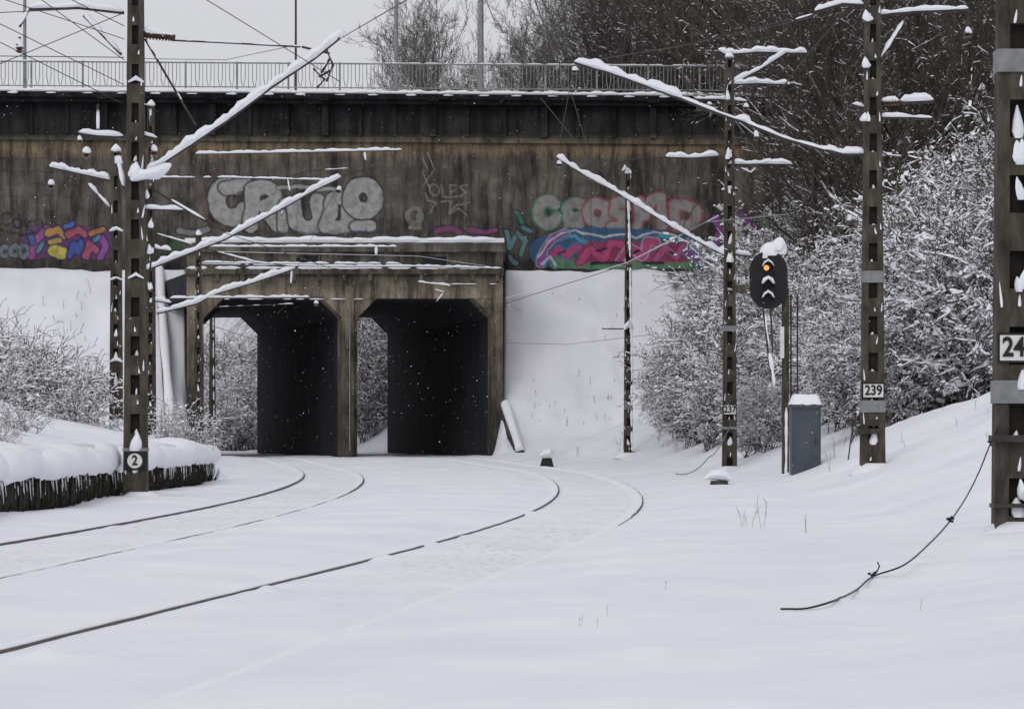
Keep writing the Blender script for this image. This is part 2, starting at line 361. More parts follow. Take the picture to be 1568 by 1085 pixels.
for p in [[(645,240),(655,262),(646,262),(660,290)],[(655,235),(665,260),(650,285)],arc(665,292,7,9,0,360),[(676,282),(677,302),(686,302)],[(700,284),(689,284),(690,302),(701,301)],[(690,293),(698,292)],[(716,284),(706,286),(708,293),(715,296),(705,302)],[(655,308),(668,312),(658,325)],[(675,310),(690,308),(688,326),(700,312),(718,310)],[(690,328),(702,318),(714,330)],[(652,296),(655,305)]]:
    paint([p],1.3,(.42,.42,.40),.8)
GR=(.05,.22,.13); G2=(.31,.30,.29); RD=(.34,.07,.09)
letter([arc(838,325,15,17,50,330)],8.5,G2,GR,3.4)
letter([[(872,345),(868,320)],arc(880,318,12,8,180,20),[(868,333),(888,333),(886,346),(872,347)]],7.5,G2,GR,3)
letter([arc(915,326,15,15,0,360,18)],8,G2,RD,3.2)
letter([[(958,310),(942,310),(940,324),(957,330),(954,346),(936,346)]],7.5,G2,RD,3.2)
letter([[(977,346),(980,310),(988,330),(997,306),(1012,300),(1014,345)]],7,G2,RD,3.2)
letter([[(1034,346),(1032,313)],arc(1047,330,20,16,110,-110)],7.5,G2,RD,3.2)
paint([[(835,385),(870,372),(930,372),(1000,374),(1075,392)]],24,(.03,.12,.26))
paint([[(850,402),(930,404),(1060,404)]],9,(.12,.28,.15))
paint([[(900,386),(960,384),(1040,388)]],15,(.36,.03,.13))
letter([[(828,404),(832,382),(848,364),(866,357)]],5.5,(.28,.06,.32),(.42,.42,.46),1.5)
letter([[(842,396),(856,380),(868,392),(884,376)]],4.5,(.52,.04,.18),(.04,.18,.38),2.2)
letter([[(888,400),(904,382),(924,396),(936,374),(950,374)]],5.5,(.55,.05,.21),(.24,.02,.05),2.2)
letter([[(948,400),(962,378),(984,392),(992,370),(1006,372)]],5.5,(.54,.05,.23),(.46,.46,.50),1.6)
letter([[(1004,398),(1018,380),(1036,394),(1046,378)]],5,(.50,.08,.28),(.24,.02,.05),2)
letter([[(1052,388),(1070,396),(1094,402)]],5,(.30,.05,.36),(.05,.26,.46),2)
paint([[(862,366),(880,362),(898,370)],[(1010,362),(1040,366)]],3,(.06,.34,.5))
paint([[(905,403),(940,400),(960,404)],[(985,402),(1015,404)]],2.4,(.02,.02,.03))
for p in [[(915,384),(930,380)],[(968,388),(978,384)],[(1024,386),(1032,390)],[(856,388),(866,384)]]: paint([p],1.6,(.02,.02,.03))
paint([[(824,394),(838,372),(858,358),(880,352),(905,360),(930,362),(958,358),(975,364),(1002,356),(1030,360),(1060,376),(1098,404)]],1.3,(.68,.68,.7))
paint([[(830,404),(842,394),(852,405)]],2,(.45,.6,.75))
for p,c,w in [([(1095,335),(1105,350),(1098,372)],(.3,.05,.34),7),([(1110,340),(1125,350),(1118,372)],(.15,.45,.08),7),([(1125,365),(1140,372),(1150,380)],(.7,.6,.06),6),([(1135,330),(1150,345),(1160,362)],(.22,.04,.28),6),([(1085,385),(1110,392),(1140,398)],(.07,.3,.14),6),([(1170,340),(1190,365),(1200,390)],(.2,.35,.1),7)]:
    letter([p],w,c,(.02,.02,.03),2)
paint([[(55,372),(100,370),(158,372)]],25,(.13,.05,.17))
for p,c,w in [([(48,390),(54,368),(64,360),(72,352)],(.42,.06,.33),5.5),([(58,384),(66,372)],(.10,.26,.45),3),([(74,356),(88,352),(96,360)],(.52,.27,.05),5),([(82,384),(94,388)],(.62,.5,.05),9),([(78,370),(90,368)],(.55,.36,.06),4),([(106,392),(112,374),(118,386),(124,372)],(.05,.09,.42),4.5),([(104,358),(120,352),(130,360)],(.45,.07,.12),5),([(130,392),(138,374),(146,384)],(.46,.08,.18),5),([(140,358),(158,350)],(.5,.18,.05),4.5),([(156,366),(162,378),(154,392)],(.36,.08,.4),5),([(100,346),(112,342)],(.08,.14,.45),3),([(146,368),(152,364)],(.08,.28,.5),3),([(46,358),(50,372)],(.07,.12,.33),4)]:
    letter([p],w,c,(.02,.02,.08),2.2)
for p in [arc(10,335,9,9,40,320),arc(28,342,7,7,0,360),[(38,330),(40,352),(48,335)],[(50,340),(62,334),(66,350)],[(0,352),(30,360),(55,356)]]:
    paint([p],1.6,(.02,.02,.03),.9)
for k in range(3): letter([arc(8+k*14,384,6,8,20,330)],3.5,(.16,.2,.22),(.03,.03,.04),1.5)
for p,c,w in [([(665,354),(690,350),(706,356)],(.24,.05,.17),3.5),([(720,352),(742,356),(758,352)],(.27,.05,.2),3.5),([(600,395),(640,372),(650,400)],(.03,.03,.04),3),([(700,372),(712,358),(722,385)],(.05,.12,.15),3),([(775,354),(780,378),(788,362)],(.10,.26,.30),3.5),([(793,356),(806,370),(798,390)],(.12,.25,.29),3.5),([(782,392),(790,402)],(.1,.26,.3),3.5),([(812,354),(802,347)],(.08,.22,.27),3.5),([(740,366),(755,374)],(.27,.07,.22),3),([(275,354),(300,356),(318,352)],(.26,.26,.26),4),([(790,325),(800,340)],(.04,.2,.15),3.5)]:
    letter([p],w,c,(.025,.025,.03),1.8)
paint([[(255,382),(300,366)]],9,(.05,.15,.06),.8)
paint([[(200,352),(250,356)]],6,(.05,.12,.07),.6)
for yy in (243,262,281,300): paint([[(0,yy),(120,yy+1)]],.5,(.03,.027,.022),.7)
for xx in (22,55,88): paint([[(xx,235),(xx,300)]],.5,(.03,.027,.022),.6)
for xx in (300,455,612,905,1060): paint([[(xx,215),(xx,410)]],.6,(.03,.027,.022),.6)
for x0,y0,x1_,y1_ in ((575,262,700,268),(590,300,640,306),(730,250,770,262),(200,300,240,310)): paint([[(x0,y0),(x1_,y1_)]],9,(.13,.125,.115),.45)
XX=(PX-CX)/s2; ZZ=CH+(HY-PY)/s2
me=gridmesh('wall_face',XX,np.full(XX.shape,D2),ZZ,PAINTM)
me.flip_normals()
ca=me.color_attributes.new('paint','FLOAT_COLOR','POINT')
ca.data.foreach_set('color',np.concatenate([PC,PA[...,None]],-1).astype(np.float32).ravel())
o=bpy.data.objects.new('graffiti_wall_face',me); S.collection.objects.link(o); o.parent=BR
mb=MB([WALLM,SNOW,TUNW])
xl,xr_=-75,(1300-CX)/s2
def ztop(x): return 15.17-.007*(x+21)
mb.box(xl,xr_,D2+.03,D3,6.9,14.3,0)
mb.box(xl,(-6-CX)/s2,D2,D2+.02,6.9,zy(212),0)
def strip(x0,x1,yf,z0,z1,mat,yb=D2+.5):
    a,c=ztop(x0)-15.17,ztop(x1)-15.17
    vs=[(x0,yf,z0+a),(x1,yf,z0+c),(x1,yb,z0+c),(x0,yb,z0+a),(x0,yf,z1+a),(x1,yf,z1+c),(x1,yb,z1+c),(x0,yb,z1+a)]
    mb.add(vs,[(3,2,1,0),(4,5,6,7),(0,1,5,4),(1,2,6,5),(2,3,7,6),(3,0,4,7)],mat)
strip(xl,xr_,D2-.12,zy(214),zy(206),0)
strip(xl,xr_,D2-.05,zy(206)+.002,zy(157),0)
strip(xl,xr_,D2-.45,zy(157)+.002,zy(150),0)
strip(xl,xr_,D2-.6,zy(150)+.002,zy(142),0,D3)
x=xl
i=0
while x<xr_:
    w=.16 if i%3 else .26
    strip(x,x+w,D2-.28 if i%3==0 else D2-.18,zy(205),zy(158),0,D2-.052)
    if i%3==0: strip(x-.1,x+.35,D2-.66,zy(153),zy(148),0,D2-.602)
    x+=1.48/1.0*R.uniform(.93,1.07); i+=1
xs=np.arange(xl,xr_,.25)
pts=[(float(x),D2-.42,ztop(x)-.03) for x in xs]
mb.snowtube(pts,.12,1,.4)
strip(xl,xr_,D2-.4,zy(142)+.002,zy(142)+.12,1,D3)
for k in range(24):
    x=-22+k*1.48+R.uniform(-.1,.1); q=R.uniform(.03,.075); mb.snowtube([(x-.12,D2-.66,ztop(x)-.12),(x+.16,D2-.66,ztop(x)-.12),(x+.3,D2-.66,ztop(x)-.12)],q,1,.3)
o=mb.obj('wall_and_parapet',False); o.parent=BR
# portal
s1=F/D1
def x1(px): return (px-CX)/s1
def z1(py): return CH+(HY-py)/s1
mb=MB([PORTM,SNOW,TUNW,GALV])
def prism(x0,x1_,z0,z1_,d0,d1,mat,sk=SK,k00=None):
    k0=sk*(d0-D1) if k00 is None else k00; k1=k0+sk*(d1-d0)
    vs=[(x0+k0,d0,z0),(x1_+k0,d0,z0),(x1_+k1,d1,z0),(x0+k1,d1,z0),(x0+k0,d0,z1_),(x1_+k0,d0,z1_),(x1_+k1,d1,z1_),(x0+k1,d1,z1_)]
    mb.add(vs,[(3,2,1,0),(4,5,6,7),(0,1,5,4),(1,2,6,5),(2,3,7,6),(3,0,4,7)],mat)
A=[(x1(286),x1(312)),(x1(524),x1(547)),(x1(756),x1(770))]
zc=z1(457); FR=.9
for i,(a,c) in enumerate(A):
    sk=SKL if i==0 else SK
    prism(a,c,-.3,zc,D1,D1+FR,0,sk)
    if i==0:
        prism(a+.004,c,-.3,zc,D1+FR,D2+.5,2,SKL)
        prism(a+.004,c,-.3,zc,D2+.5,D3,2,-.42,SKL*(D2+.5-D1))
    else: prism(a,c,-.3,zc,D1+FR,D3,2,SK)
    prism((a+c)/2-.17,(a+c)/2+.17,-.3,zc+.5,D1-.14,D1-.002,0,0)
prism(A[0][0]-3,A[0][0]-.9,-.5,7.2,D2+.5,D3,0,SK)
prism(A[2][1]+.002,A[2][1]+4,-.5,7.2,D2+.5,D3,0,SK)
mb.box(A[2][1]-.28,A[2][1]-.003,D1+FR+.01,D2+.02,.2,z1(411)-.004,0)
mb.box(A[0][0]+.003,A[0][0]+.2,D1+FR+.01,D2+.02,zc+.002,z1(411)-.004,0)
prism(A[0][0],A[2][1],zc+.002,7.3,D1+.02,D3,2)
def fb(p0,p1,y0,y1,q0,q1,mat): mb.box(x1(p0),x1(p1),D1-q0,D1+q1,z1(y1),z1(y0),mat)
fb(286,770,420,457,.03,.018,0)
fb(284,772,411,419.9,.16,.018,0)
fb(286,770,386,410.9,.0,6.97,0)
fb(283,773,372,385.9,.25,6.97,0)
for px in (300,378,450,505,606,640,688,750): fb(px-4,px+4,386,411,.08,-.002,0)
for (p,q) in ((445,490),(645,692)):
    fb(p,q,389,392,.07,-.002,0); fb(p,q,406,409,.07,-.002,0); fb(p,p+3,392.1,405.9,.07,-.002,0); fb(q-3,q,392.1,405.9,.07,-.002,0)
    mb.box(x1(p+6),x1(q-6),D1-.04,D1-.002,z1(404),z1(394),2)
for px in np.arange(330,765,39): fb(px,px+6,420,430,.14,-.031,0)
for (xa,dirn) in ((A[0][1],1),(A[1][0],-1),(A[1][1],1),(A[2][0],-1)):
    w=.75
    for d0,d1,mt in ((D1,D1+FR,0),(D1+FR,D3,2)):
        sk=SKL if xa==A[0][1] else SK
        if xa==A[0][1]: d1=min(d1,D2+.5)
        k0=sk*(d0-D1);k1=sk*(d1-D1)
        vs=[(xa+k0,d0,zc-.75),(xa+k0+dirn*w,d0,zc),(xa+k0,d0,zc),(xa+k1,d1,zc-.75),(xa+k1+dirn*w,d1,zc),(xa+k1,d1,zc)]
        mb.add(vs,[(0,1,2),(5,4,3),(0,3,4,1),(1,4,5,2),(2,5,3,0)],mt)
def sl(p0,p1,py,y,r,gap=0):
    mb.snowtube([(x,D1-y,z1(py)) for x in np.arange(x1(p0),x1(p1),.2)],r,1,.3,gap)
mb.box(x1(284),x1(772),D1-.2,D2-.01,z1(372)+.002,z1(365),1)
sl(284,772,369,.12,.15); sl(286,770,411,.12,.075,.04)
sl(320,560,458,.05,.03,.2); sl(690,765,435,.1,.03,.3)
mb.tube([(x1(536),D1-.17,z1(690)),(x1(536),D1-.17,z1(470))],.03,6,3)
o=mb.obj('portal_structure',False); o.parent=BR
# wing walls
for k,(p0,p1) in enumerate((((-14.5,120.8,7.85),(-12.75,110.4,.55)),((-.25,D1-.2,2.2),(.3,110.4,.45)))):
    mb=MB([PORTM,SNOW]); a=Vector(p0);c=Vector(p1); n=36 if k==0 else 10; top=[]
    for i in range(n):
        q0=a.lerp(c,i/n);q1=a.lerp(c,(i+1)/n)
        z=max(q0.z,float(HT(q0.x,q0.y))+.12); z_=max(q1.z,float(HT(q1.x,q1.y))+.12)
        vs=[(q0.x-.16,q0.y,-.3),(q0.x+.16,q0.y,-.3),(q1.x+.16,q1.y,-.3),(q1.x-.16,q1.y,-.3),(q0.x-.16,q0.y,z),(q0.x+.16,q0.y,z),(q1.x+.16,q1.y,z_),(q1.x-.16,q1.y,z_)]
        mb.add(vs,[(3,2,1,0),(4,5,6,7),(0,1,5,4),(1,2,6,5),(2,3,7,6),(3,0,4,7)],0); top.append((q0.x,q0.y,z+.02))
    top.append((c.x,c.y,c.z))
    mb.tube(top,[.175+.02*math.sin(i*.5+k) for i in range(len(top))],9,1)
    o=mb.obj('wing_wall',True); o.parent=BR
# railing on the parapet
mb=MB([RAILING,SNOW]); 
rb,rt=.18,1.22
yR=D2-.1
def rz(x): return ztop(x)
x=-24.0; xe=xr_-.3
for h,r in ((rt,.035),(rb+.05,.025)):
    mb.tube([(x,yR,rz(x)+h),(xe,yR,rz(xe)+h)],r,5,0)
k=0
while x<xe:
    if k%9==0: mb.tube([(x,yR,rz(x)-.02),(x,yR,rz(x)+rt+.05)],.045,5,0)
    else:
        z=rz(x)
        if k%2: mb.tube([(x-.07,yR,z+rt),(x-.075,yR,z+rb+.4),(x-.02,yR,z+rb+.1),(x+.05,yR,z+rb+.1),(x+.1,yR,z+rb+.4),(x+.1,yR,z+rt)],.016,4,0)
        else: mb.tube([(x,yR,z+rb),(x,yR,z+rt)],.013,4,0)
    x+=.235;k+=1
mb.snowtube([(q,yR,rz(q)+rt+.03) for q in np.arange(-24,xe,.3)],.03,1,.4,.05)
mb.obj('parapet_railing',False)

# ---------------------------------------------------------------- masts
def drop(mb,c,r,h,n=8):
    mb.lathe((c[0],c[1],c[2]),[(r*.75,0),(r,h*.22),(r*.82,h*.5),(r*.5,h*.78),(r*.14,h)],n,1)
def mast(name,px,bpy_,d,ztop_,wb=.38,wt=.24,label=None,lab_py=None,seed=1,step=.62,sink=.5):
    mb=MB([CONC,SNOW,STEEL,GALV,WHITE,CONC_SHADE,PORC,BLACK])
    x0,_,z0=W(px,bpy_,d); Hh=ztop_-z0
    def w(z): return wb+(wt-wb)*(z-z0)/Hh
    zb=z0-sink
    for sgn in (-1,1):
        a0,a1=w(zb)/2,w(ztop_)/2
        b=sorted([x0+sgn*a0,x0+sgn*a0*.42]); t=sorted([x0+sgn*a1,x0+sgn*a1*.42])
        mb.frus((b[0],b[1],d-.11,d+.11,zb),(t[0],t[1],d-.09,d+.09,ztop_),0)
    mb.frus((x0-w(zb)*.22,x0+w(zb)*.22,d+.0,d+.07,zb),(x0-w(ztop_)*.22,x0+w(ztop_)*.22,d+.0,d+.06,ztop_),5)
    z=z0+.05; r=random.Random(seed); i=0
    while z<ztop_-.1:
        hh=step*.5
        q=w(z)*.22
        mb.box(x0-q,x0+q,d-.098,d-.002,z,min(z+hh,ztop_),0)
        zz=z+hh; big=r.random()<(.22 if i else 1)
        qi=min(q*.85,.07)
        if big: drop(mb,(x0+r.uniform(-.01,.01),d-.06,zz-.01),qi*r.uniform(.8,1.1),r.uniform(.12,.30))
        elif r.random()<.55: drop(mb,(x0+r.uniform(-.03,.03),d-.05,zz-.01),qi*r.uniform(.3,.6),r.uniform(.03,.12),6)
        if r.random()<.6:
            drop(mb,(x0+r.uniform(-1,1)*q,d-.1,z+hh*r.random()*.6),.016,r.uniform(.05,.14),5)
        if r.random()<.45:
            sg=r.choice((-1,1)); drop(mb,(x0+sg*w(z)*.38,d-.108,z+hh*r.random()),.014,r.uniform(.06,.25),5)
        z+=step;i+=1
    mb.box(x0-w(ztop_)/2,x0+w(ztop_)/2,d-.1,d+.1,ztop_,ztop_+.04,0)
    drop(mb,(x0,d,ztop_+.04),w(ztop_)*.6,.2,10)
    mb.x0=x0;mb.d=d;mb.w=w;mb.z0=z0; mb.name=name
    zf=float(HT(x0,d))
    mb.lathe((x0+.05,d-.02,zf-.12),[(.5,0),(.36,.10),(.27,.16),(.2,.2)],12,1)
    return mb
def finish(mb,label=None,lpy=None,size=.2,parentname=None,circle=False):
    if label:
        z=W(0,lpy,mb.d)[2]; ww=mb.w(z)
        if circle:
            vs=[(mb.x0+.12*math.cos(a),mb.d-.135,z+.12*math.sin(a)) for a in [i*math.pi/10 for i in range(20)]]
            mb.add(vs,[tuple(range(20))],4)
            mb.box(mb.x0-ww*.47,mb.x0+ww*.47,mb.d-.13,mb.d-.113,z-.15,z+.15,7)
        else:
            mb.box(mb.x0-ww*.47,mb.x0+ww*.47,mb.d-.125,mb.d-.113,z-.13,z+.13,7)
            mb.box(mb.x0-ww*.43,mb.x0+ww*.43,mb.d-.13,mb.d-.1255,z-.11,z+.11,4)
    o=mb.obj(mb.name,True)
    if label:
        cu=bpy.data.curves.new('number',  'FONT'); cu.body=label; cu.size=.25 if not circle else .22; cu.align_x='CENTER'; cu.align_y='CENTER'; cu.extrude=.001; cu.offset=.006
        if not circle: cu.size=.235; 
        t=bpy.data.objects.new('number_plate_text',cu); t.rotation_euler=(math.radians(90),0,0); t.location=(mb.x0,mb.d-.139,z); t.scale=(.85,1,1)
        cu.materials.append(BLACK); S.collection.objects.link(t); t.parent=o
    return o
def arm(mb,pts,d,r=.025,sn=.06,gap=0,mat=2,d2=None):
    n=len(pts); P=[W(p[0],p[1],d if d2 is None else d+(d2-d)*i/(n-1)) for i,p in enumerate(pts)]
    mb.tube(P,r,6,mat)
    if sn: mb.snowtube(P,sn,1,.85,gap)
def insul(mb,pa,pb,d,r=.07,snow=.05):
    a=Vector(W(*pa,d));b=Vector(W(*pb,d)); L=(b-a).length; n=max(4,int(L/.05)); pts=[];rr=[]
    for i in range(n*2+1):
        pts.append(a.lerp(b,i/(2*n))); rr.append(r if i%2 else r*.45)
    mb.tube(pts,rr,8,6)
    if snow: mb.snowtube([a,a.lerp(b,.5),b],snow,1,1.0)
def hang(mb,p,d,h=.2,r=.1):
    c=W(*p,d); r=r*.8; h=h*.9
    mb.lathe((c[0],c[1],c[2]-h),[(r*.35,0),(r*1.0,h*.12),(r*.5,h*.22),(r*1.0,h*.36),(r*.5,h*.46),(r*.9,h*.6),(r*.3,h*.75),(r*.3,h*1.15)],9,6)
    mb.lathe((c[0]+r*.15,c[1]-r*.2,c[2]-h*.58),[(r*.6,0),(r*.85,h*.15),(r*.7,h*.4),(r*.3,h*.6)],8,1)
def band(mb,py,h=.1,mat=3):
    z=W(0,py,mb.d)[2]; q=mb.w(z)/2+.012; mb.box(mb.x0-q,mb.x0+q,mb.d-.122,mb.d+.122,z-h/2,z+h/2,mat)
def smear(mb,px,py,d,w,h):
    """irregular clump of snow caught against a fitting"""
    c=Vector(W(px,py,d))
    for k in range(3):
        drop(mb,(c.x+R.uniform(-.4,.4)*w,c.y-R.uniform(0,.03),c.z-h*.3+R.uniform(0,.3)*h),w*R.uniform(.35,.6),h*R.uniform(.5,.9),7)

m=mast('catenary_mast',208,757,47,9.6,.385,.215,seed=3)
arm(m,[(222,268),(345,186),(420,130),(480,90),(520,58)],47,.032,.085)
m.snowtube([W(478,92,47),W(500,72,47),W(524,52,47)],.085,1,.8)
m.snowtube([W(200,276,46.85),W(215,270,46.85),W(240,268,46.85),W(262,252,46.85)],.11,1,.3)
smear(m,208,268,46.85,.16,.34)
arm(m,[(218,50),(268,58)],47,.05,.08); insul(m,(218,54),(262,58),47,.07,.075)
arm(m,[(262,62),(330,65),(460,72)],47,.015,.022,.08)
arm(m,[(462,72),(505,82)],47,.02,0)
for q in ([(500,75),(510,100),(500,125)],[(480,105),(497,122),(485,135)],[(505,90),(492,112)],[(488,118),(506,108)]): arm(m,q,47,.022,.02,.1)
arm(m,[(222,60),(262,128),(300,192)],47,.02,.018,.3)
arm(m,[(230,288),(300,330),(345,354)],47,.02,.025,.1)
arm(m,[(45,14),(120,12),(190,20)],47,.03,.07); arm(m,[(128,24),(186,84)],47,.025,.055)
hang(m,(30,60),47,.25,.09); arm(m,[(45,14),(30,42)],47,.02,.04)
arm(m,[(120,204),(150,208),(190,210)],47,.03,.06)
hang(m,(132,225),47,.2,.09); hang(m,(122,208),47,.14,.07); arm(m,[(150,160),(150,205)],47,.02,.03)
arm(m,[(212,205),(240,212)],47,.02,.04); hang(m,(236,222),47,.2,.09); arm(m,[(212,160),(228,162),(228,205)],47,.02,.02)
smear(m,182,246,47,.09,.2); arm(m,[(180,240),(190,290)],47,.02,.04)
for q in ((226,300),(230,345),(230,385),(230,440)): smear(m,q[0],q[1],47,.07,.16)
m.tube([W(222,290,47),W(230,345,47),W(231,400,47),W(226,450,47)],.015,5,2)
arm(m,[(218,320),(282,322)],47,.02,.045)
for py in (120,420): m.snowtube([W(196,py+6,46.87),W(208,py,46.87),(W(220,py+6,46.87))],.045,1,.2)
band(m,688,.05,3)
drop(m,(m.x0,46.88,W(0,690,47)[2]),.09,.3)
finish(m,'2',705,circle=True)
m=mast('catenary_mast',178,612,74,W(0,235,74)[2],.32,.22,seed=5)
arm(m,[(76,256),(110,263),(168,276)],74,.03,.1); hang(m,(78,275),74,.26,.13)
arm(m,[(135,282),(168,318)],74,.025,.06)
arm(m,[(192,428),(225,413),(345,366),(430,320),(480,292),(522,272)],74,.035,.10)
hang(m,(518,285),74,.2,.11)
arm(m,[(240,272),(350,272),(505,276)],74,.015,.03,.1)
arm(m,[(240,358),(320,382),(392,402),(455,408)],74,.015,.03,.15)
arm(m,[(180,240),(180,262)],74,.03,.12)
arm(m,[(300,236),(420,234),(615,230)],74,.02,.05); arm(m,[(558,232),(560,250)],74,.02,.04)
arm(m,[(440,272),(470,262),(535,258)],74,.014,.02,.2)
arm(m,[(440,272),(445,300),(430,330)],74,.014,.02,.2)
for py in (350,425,550): m.snowtube([W(168,py+4,73.87),W(178,py,73.87),(W(188,py+4,73.87))],.06,1,.3)
finish(m)
m=mast('catenary_mast',231,640,88,W(0,165,88)[2],.3,.2,seed=6)
arm(m,[(240,480),(300,465),(330,450),(390,432),(452,411)],88,.035,.11)
arm(m,[(300,378),(450,378),(608,378)],88,.018,.045); arm(m,[(576,378),(576,392)],88,.02,.05)
arm(m,[(235,457),(330,456),(495,455)],88,.018,.05,.03)
arm(m,[(310,402),(450,404),(612,404)],88,.015,.04,.05)
arm(m,[(330,470),(450,465)],88,.014,.02,.2)
hang(m,(484,460),88,.18,.1)
arm(m,[(447,412),(445,440)],88,.02,.03)
arm(m,[(430,455),(440,465),(425,480)],88,.014,.03,.2)
for py in (380,460): arm(m,[(231,py),(262,py+4)],88,.03,.1)
finish(m)
m=mast('catenary_mast',304,668,104,W(0,362,104)[2],.26,.2,seed=8)
arm(m,[(304,404),(400,406),(500,408),(640,408),(755,411)],104,.02,.05,.03)
arm(m,[(640,432),(690,438)],104,.02,.05)
arm(m,[(655,440),(680,448),(668,462)],104,.014,.03,.1)
finish(m)
m=mast('catenary_mast',1117,703,72.6,W(0,92,72.6)[2],.36,.2,seed=11)
arm(m,[(1100,78),(1112,84),(1160,80),(1235,82)],72.6,.04,.09); arm(m,[(1115,132),(1165,106),(1208,78)],72.6,.04,.08); arm(m,[(1115,130),(1160,128),(1210,130)],72.6,.03,.09)
arm(m,[(1065,152),(1100,152),(1145,156)],72.6,.03,.06); hang(m,(1072,158),72.6,.2,.12); hang(m,(1086,156),72.6,.15,.1); hang(m,(1142,158),72.6,.2,.1)
m.tube([W(945,250,72.6),W(975,243,72.6),W(1020,241,72.6)],.014,5,2)
arm(m,[(1020,241),(1060,242),(1100,239)],72.6,.03,.085); arm(m,[(1115,252),(1160,251),(1213,252)],72.6,.025,.08)
arm(m,[(1118,395),(1080,376),(1030,348),(990,323),(940,292),(895,268),(852,241)],72.6,.03,.085)
hang(m,(856,246),72.6,.18,.12)
arm(m,[(1112,240),(1085,282),(1040,355)],72.6,.012,0); arm(m,[(1118,250),(1150,265),(1165,250)],72.6,.012,.03,.2)
arm(m,[(1105,292),(1130,290)],72.6,.03,.07); arm(m,[(1098,385),(1130,390),(1150,392)],72.6,.03,.10); arm(m,[(1105,445),(1145,445)],72.6,.02,.05)
for q in ((1116,150),(1116,240),(1118,398)): smear(m,q[0],q[1],72.45,.12,.26)
band(m,503,.14)
band(m,655,.06); finish(m,'237',627)
m=mast('catenary_mast',1336,712,50,9.6,.42,.22,seed=13)
arm(m,[(1338,238),(1300,234),(1262,230),(1200,212),(1140,188),(1085,168),(1040,150)],50,.028,.04,.02)
arm(m,[(1325,236),(1290,236),(1262,228)],50,.03,.08)
arm(m,[(1150,190),(1125,182)],50,.03,.07); arm(m,[(1045,152),(990,132),(935,112),(880,96)],50,.03,.085)
hang(m,(880,102),50,.14,.08); hang(m,(1158,200),50,.2,.06)
arm(m,[(1340,24),(1400,18),(1484,15)],50,.035,.06); hang(m,(1482,42),50,.2,.1); arm(m,[(1482,18),(1482,40)],50,.02,0)
arm(m,[(1388,28),(1345,96)],50,.03,.045); arm(m,[(1322,8),(1290,6),(1248,18)],50,.03,.07,.02)
arm(m,[(1248,22),(1215,32)],50,.02,.02)
m.tube([W(1296,16,50),W(1240,80,50),W(1175,165,50)],.014,5,2)
insul(m,(1345,158),(1378,157),50,.06,.07); arm(m,[(1380,157),(1430,155)],50,.04,.09); arm(m,[(1340,156),(1350,156)],50,.04,.07); arm(m,[(1345,180),(1380,180),(1430,182)],50,.03,.05)
arm(m,[(1305,160),(1325,165)],50,.02,.04)
for q in ((1327,100),(1326,182),(1326,28)): smear(m,q[0],q[1],49.86,.12,.2)
band(m,424,.2); band(m,622,.2)
m.box(m.x0-.28,m.x0+.12,49.8,50.1,W(0,664,50)[2],W(0,656,50)[2],2)
finish(m,'239',598)
m=mast('catenary_mast',1557,856,25.7,5.2,.42,.34,seed=17,step=.66)
for py in (240,300,440,590,760): smear(m,1566,py,25.6,.1,.24)
band(m,95,.2); band(m,600,.2)
m.box(m.x0-.24,m.x0+.2,25.5,25.7,W(0,776,25.7)[2],W(0,770,25.7)[2],2)
m.box(m.x0-.25,m.x0+.2,25.5,25.7,W(0,676,25.7)[2],W(0,666,25.7)[2],2)
finish(m,'241',533)
m=mast('catenary_mast',962,697,100,W(0,268,100)[2],.31,.2,seed=21)
arm(m,[(922,503),(962,503)],100,.03,.04); m.snowtube([W(956,505,99.8),W(962,497,99.8),W(970,505,99.8)],.12,1,.3)
m.snowtube([W(953,262,99.9),W(957,258,99.9),W(962,262,99.9)],.12,1,.5)
arm(m,[(935,292),(962,296)],100,.02,.04)
m.snowtube([W(968,690,99.85),W(967,640,99.85),W(968,560,99.85),W(966,480,99.85),W(965,400,99.85),W(962,300,99.85)],.05,1,0,.05)
m.box(m.x0-.14,m.x0+.14,99.84,99.87,W(0,627,100)[2],W(0,615,100)[2],3)
finish(m)
for px,d in ((325,150),(551,158)):
    x,_,_=W(px,0,d); m=MB([CONC,SNOW]); z=float(HT(x,d)); m.tube([(x,d,z-.3),(x,d,z+9)],[.2,.12],8,0); m.snowtube([(x+.1,d-.12,z+.2),(x+.08,d-.12,z+3),(x+.05,d-.1,z+8)],.05,1,0,.1); m.obj('concrete_post')
for px,d,top,r in ((38,124,24,.07),(453,123,24,.045),(607,128,24,.09),(737,128,24,.11),(732,129,20,.03)):
    m=MB([GALV,STEEL]); x=W(px,0,d)[0]; m.tube([(x,d,14.2),(x,d,top)],[r*1.2,r*.8],7,0 if px!=453 else 1)
    m.tube([(x,d,top),(x+.3,d-.4,top+.4),(x+.5,d-1.5,top+.5)],.05,6,0); m.lathe((x+.5,d-1.7,top+.42),[(.08,0),(.15,.05),(.12,.14),(.03,.18)],8,0,2)
    m.obj('lamp_post')
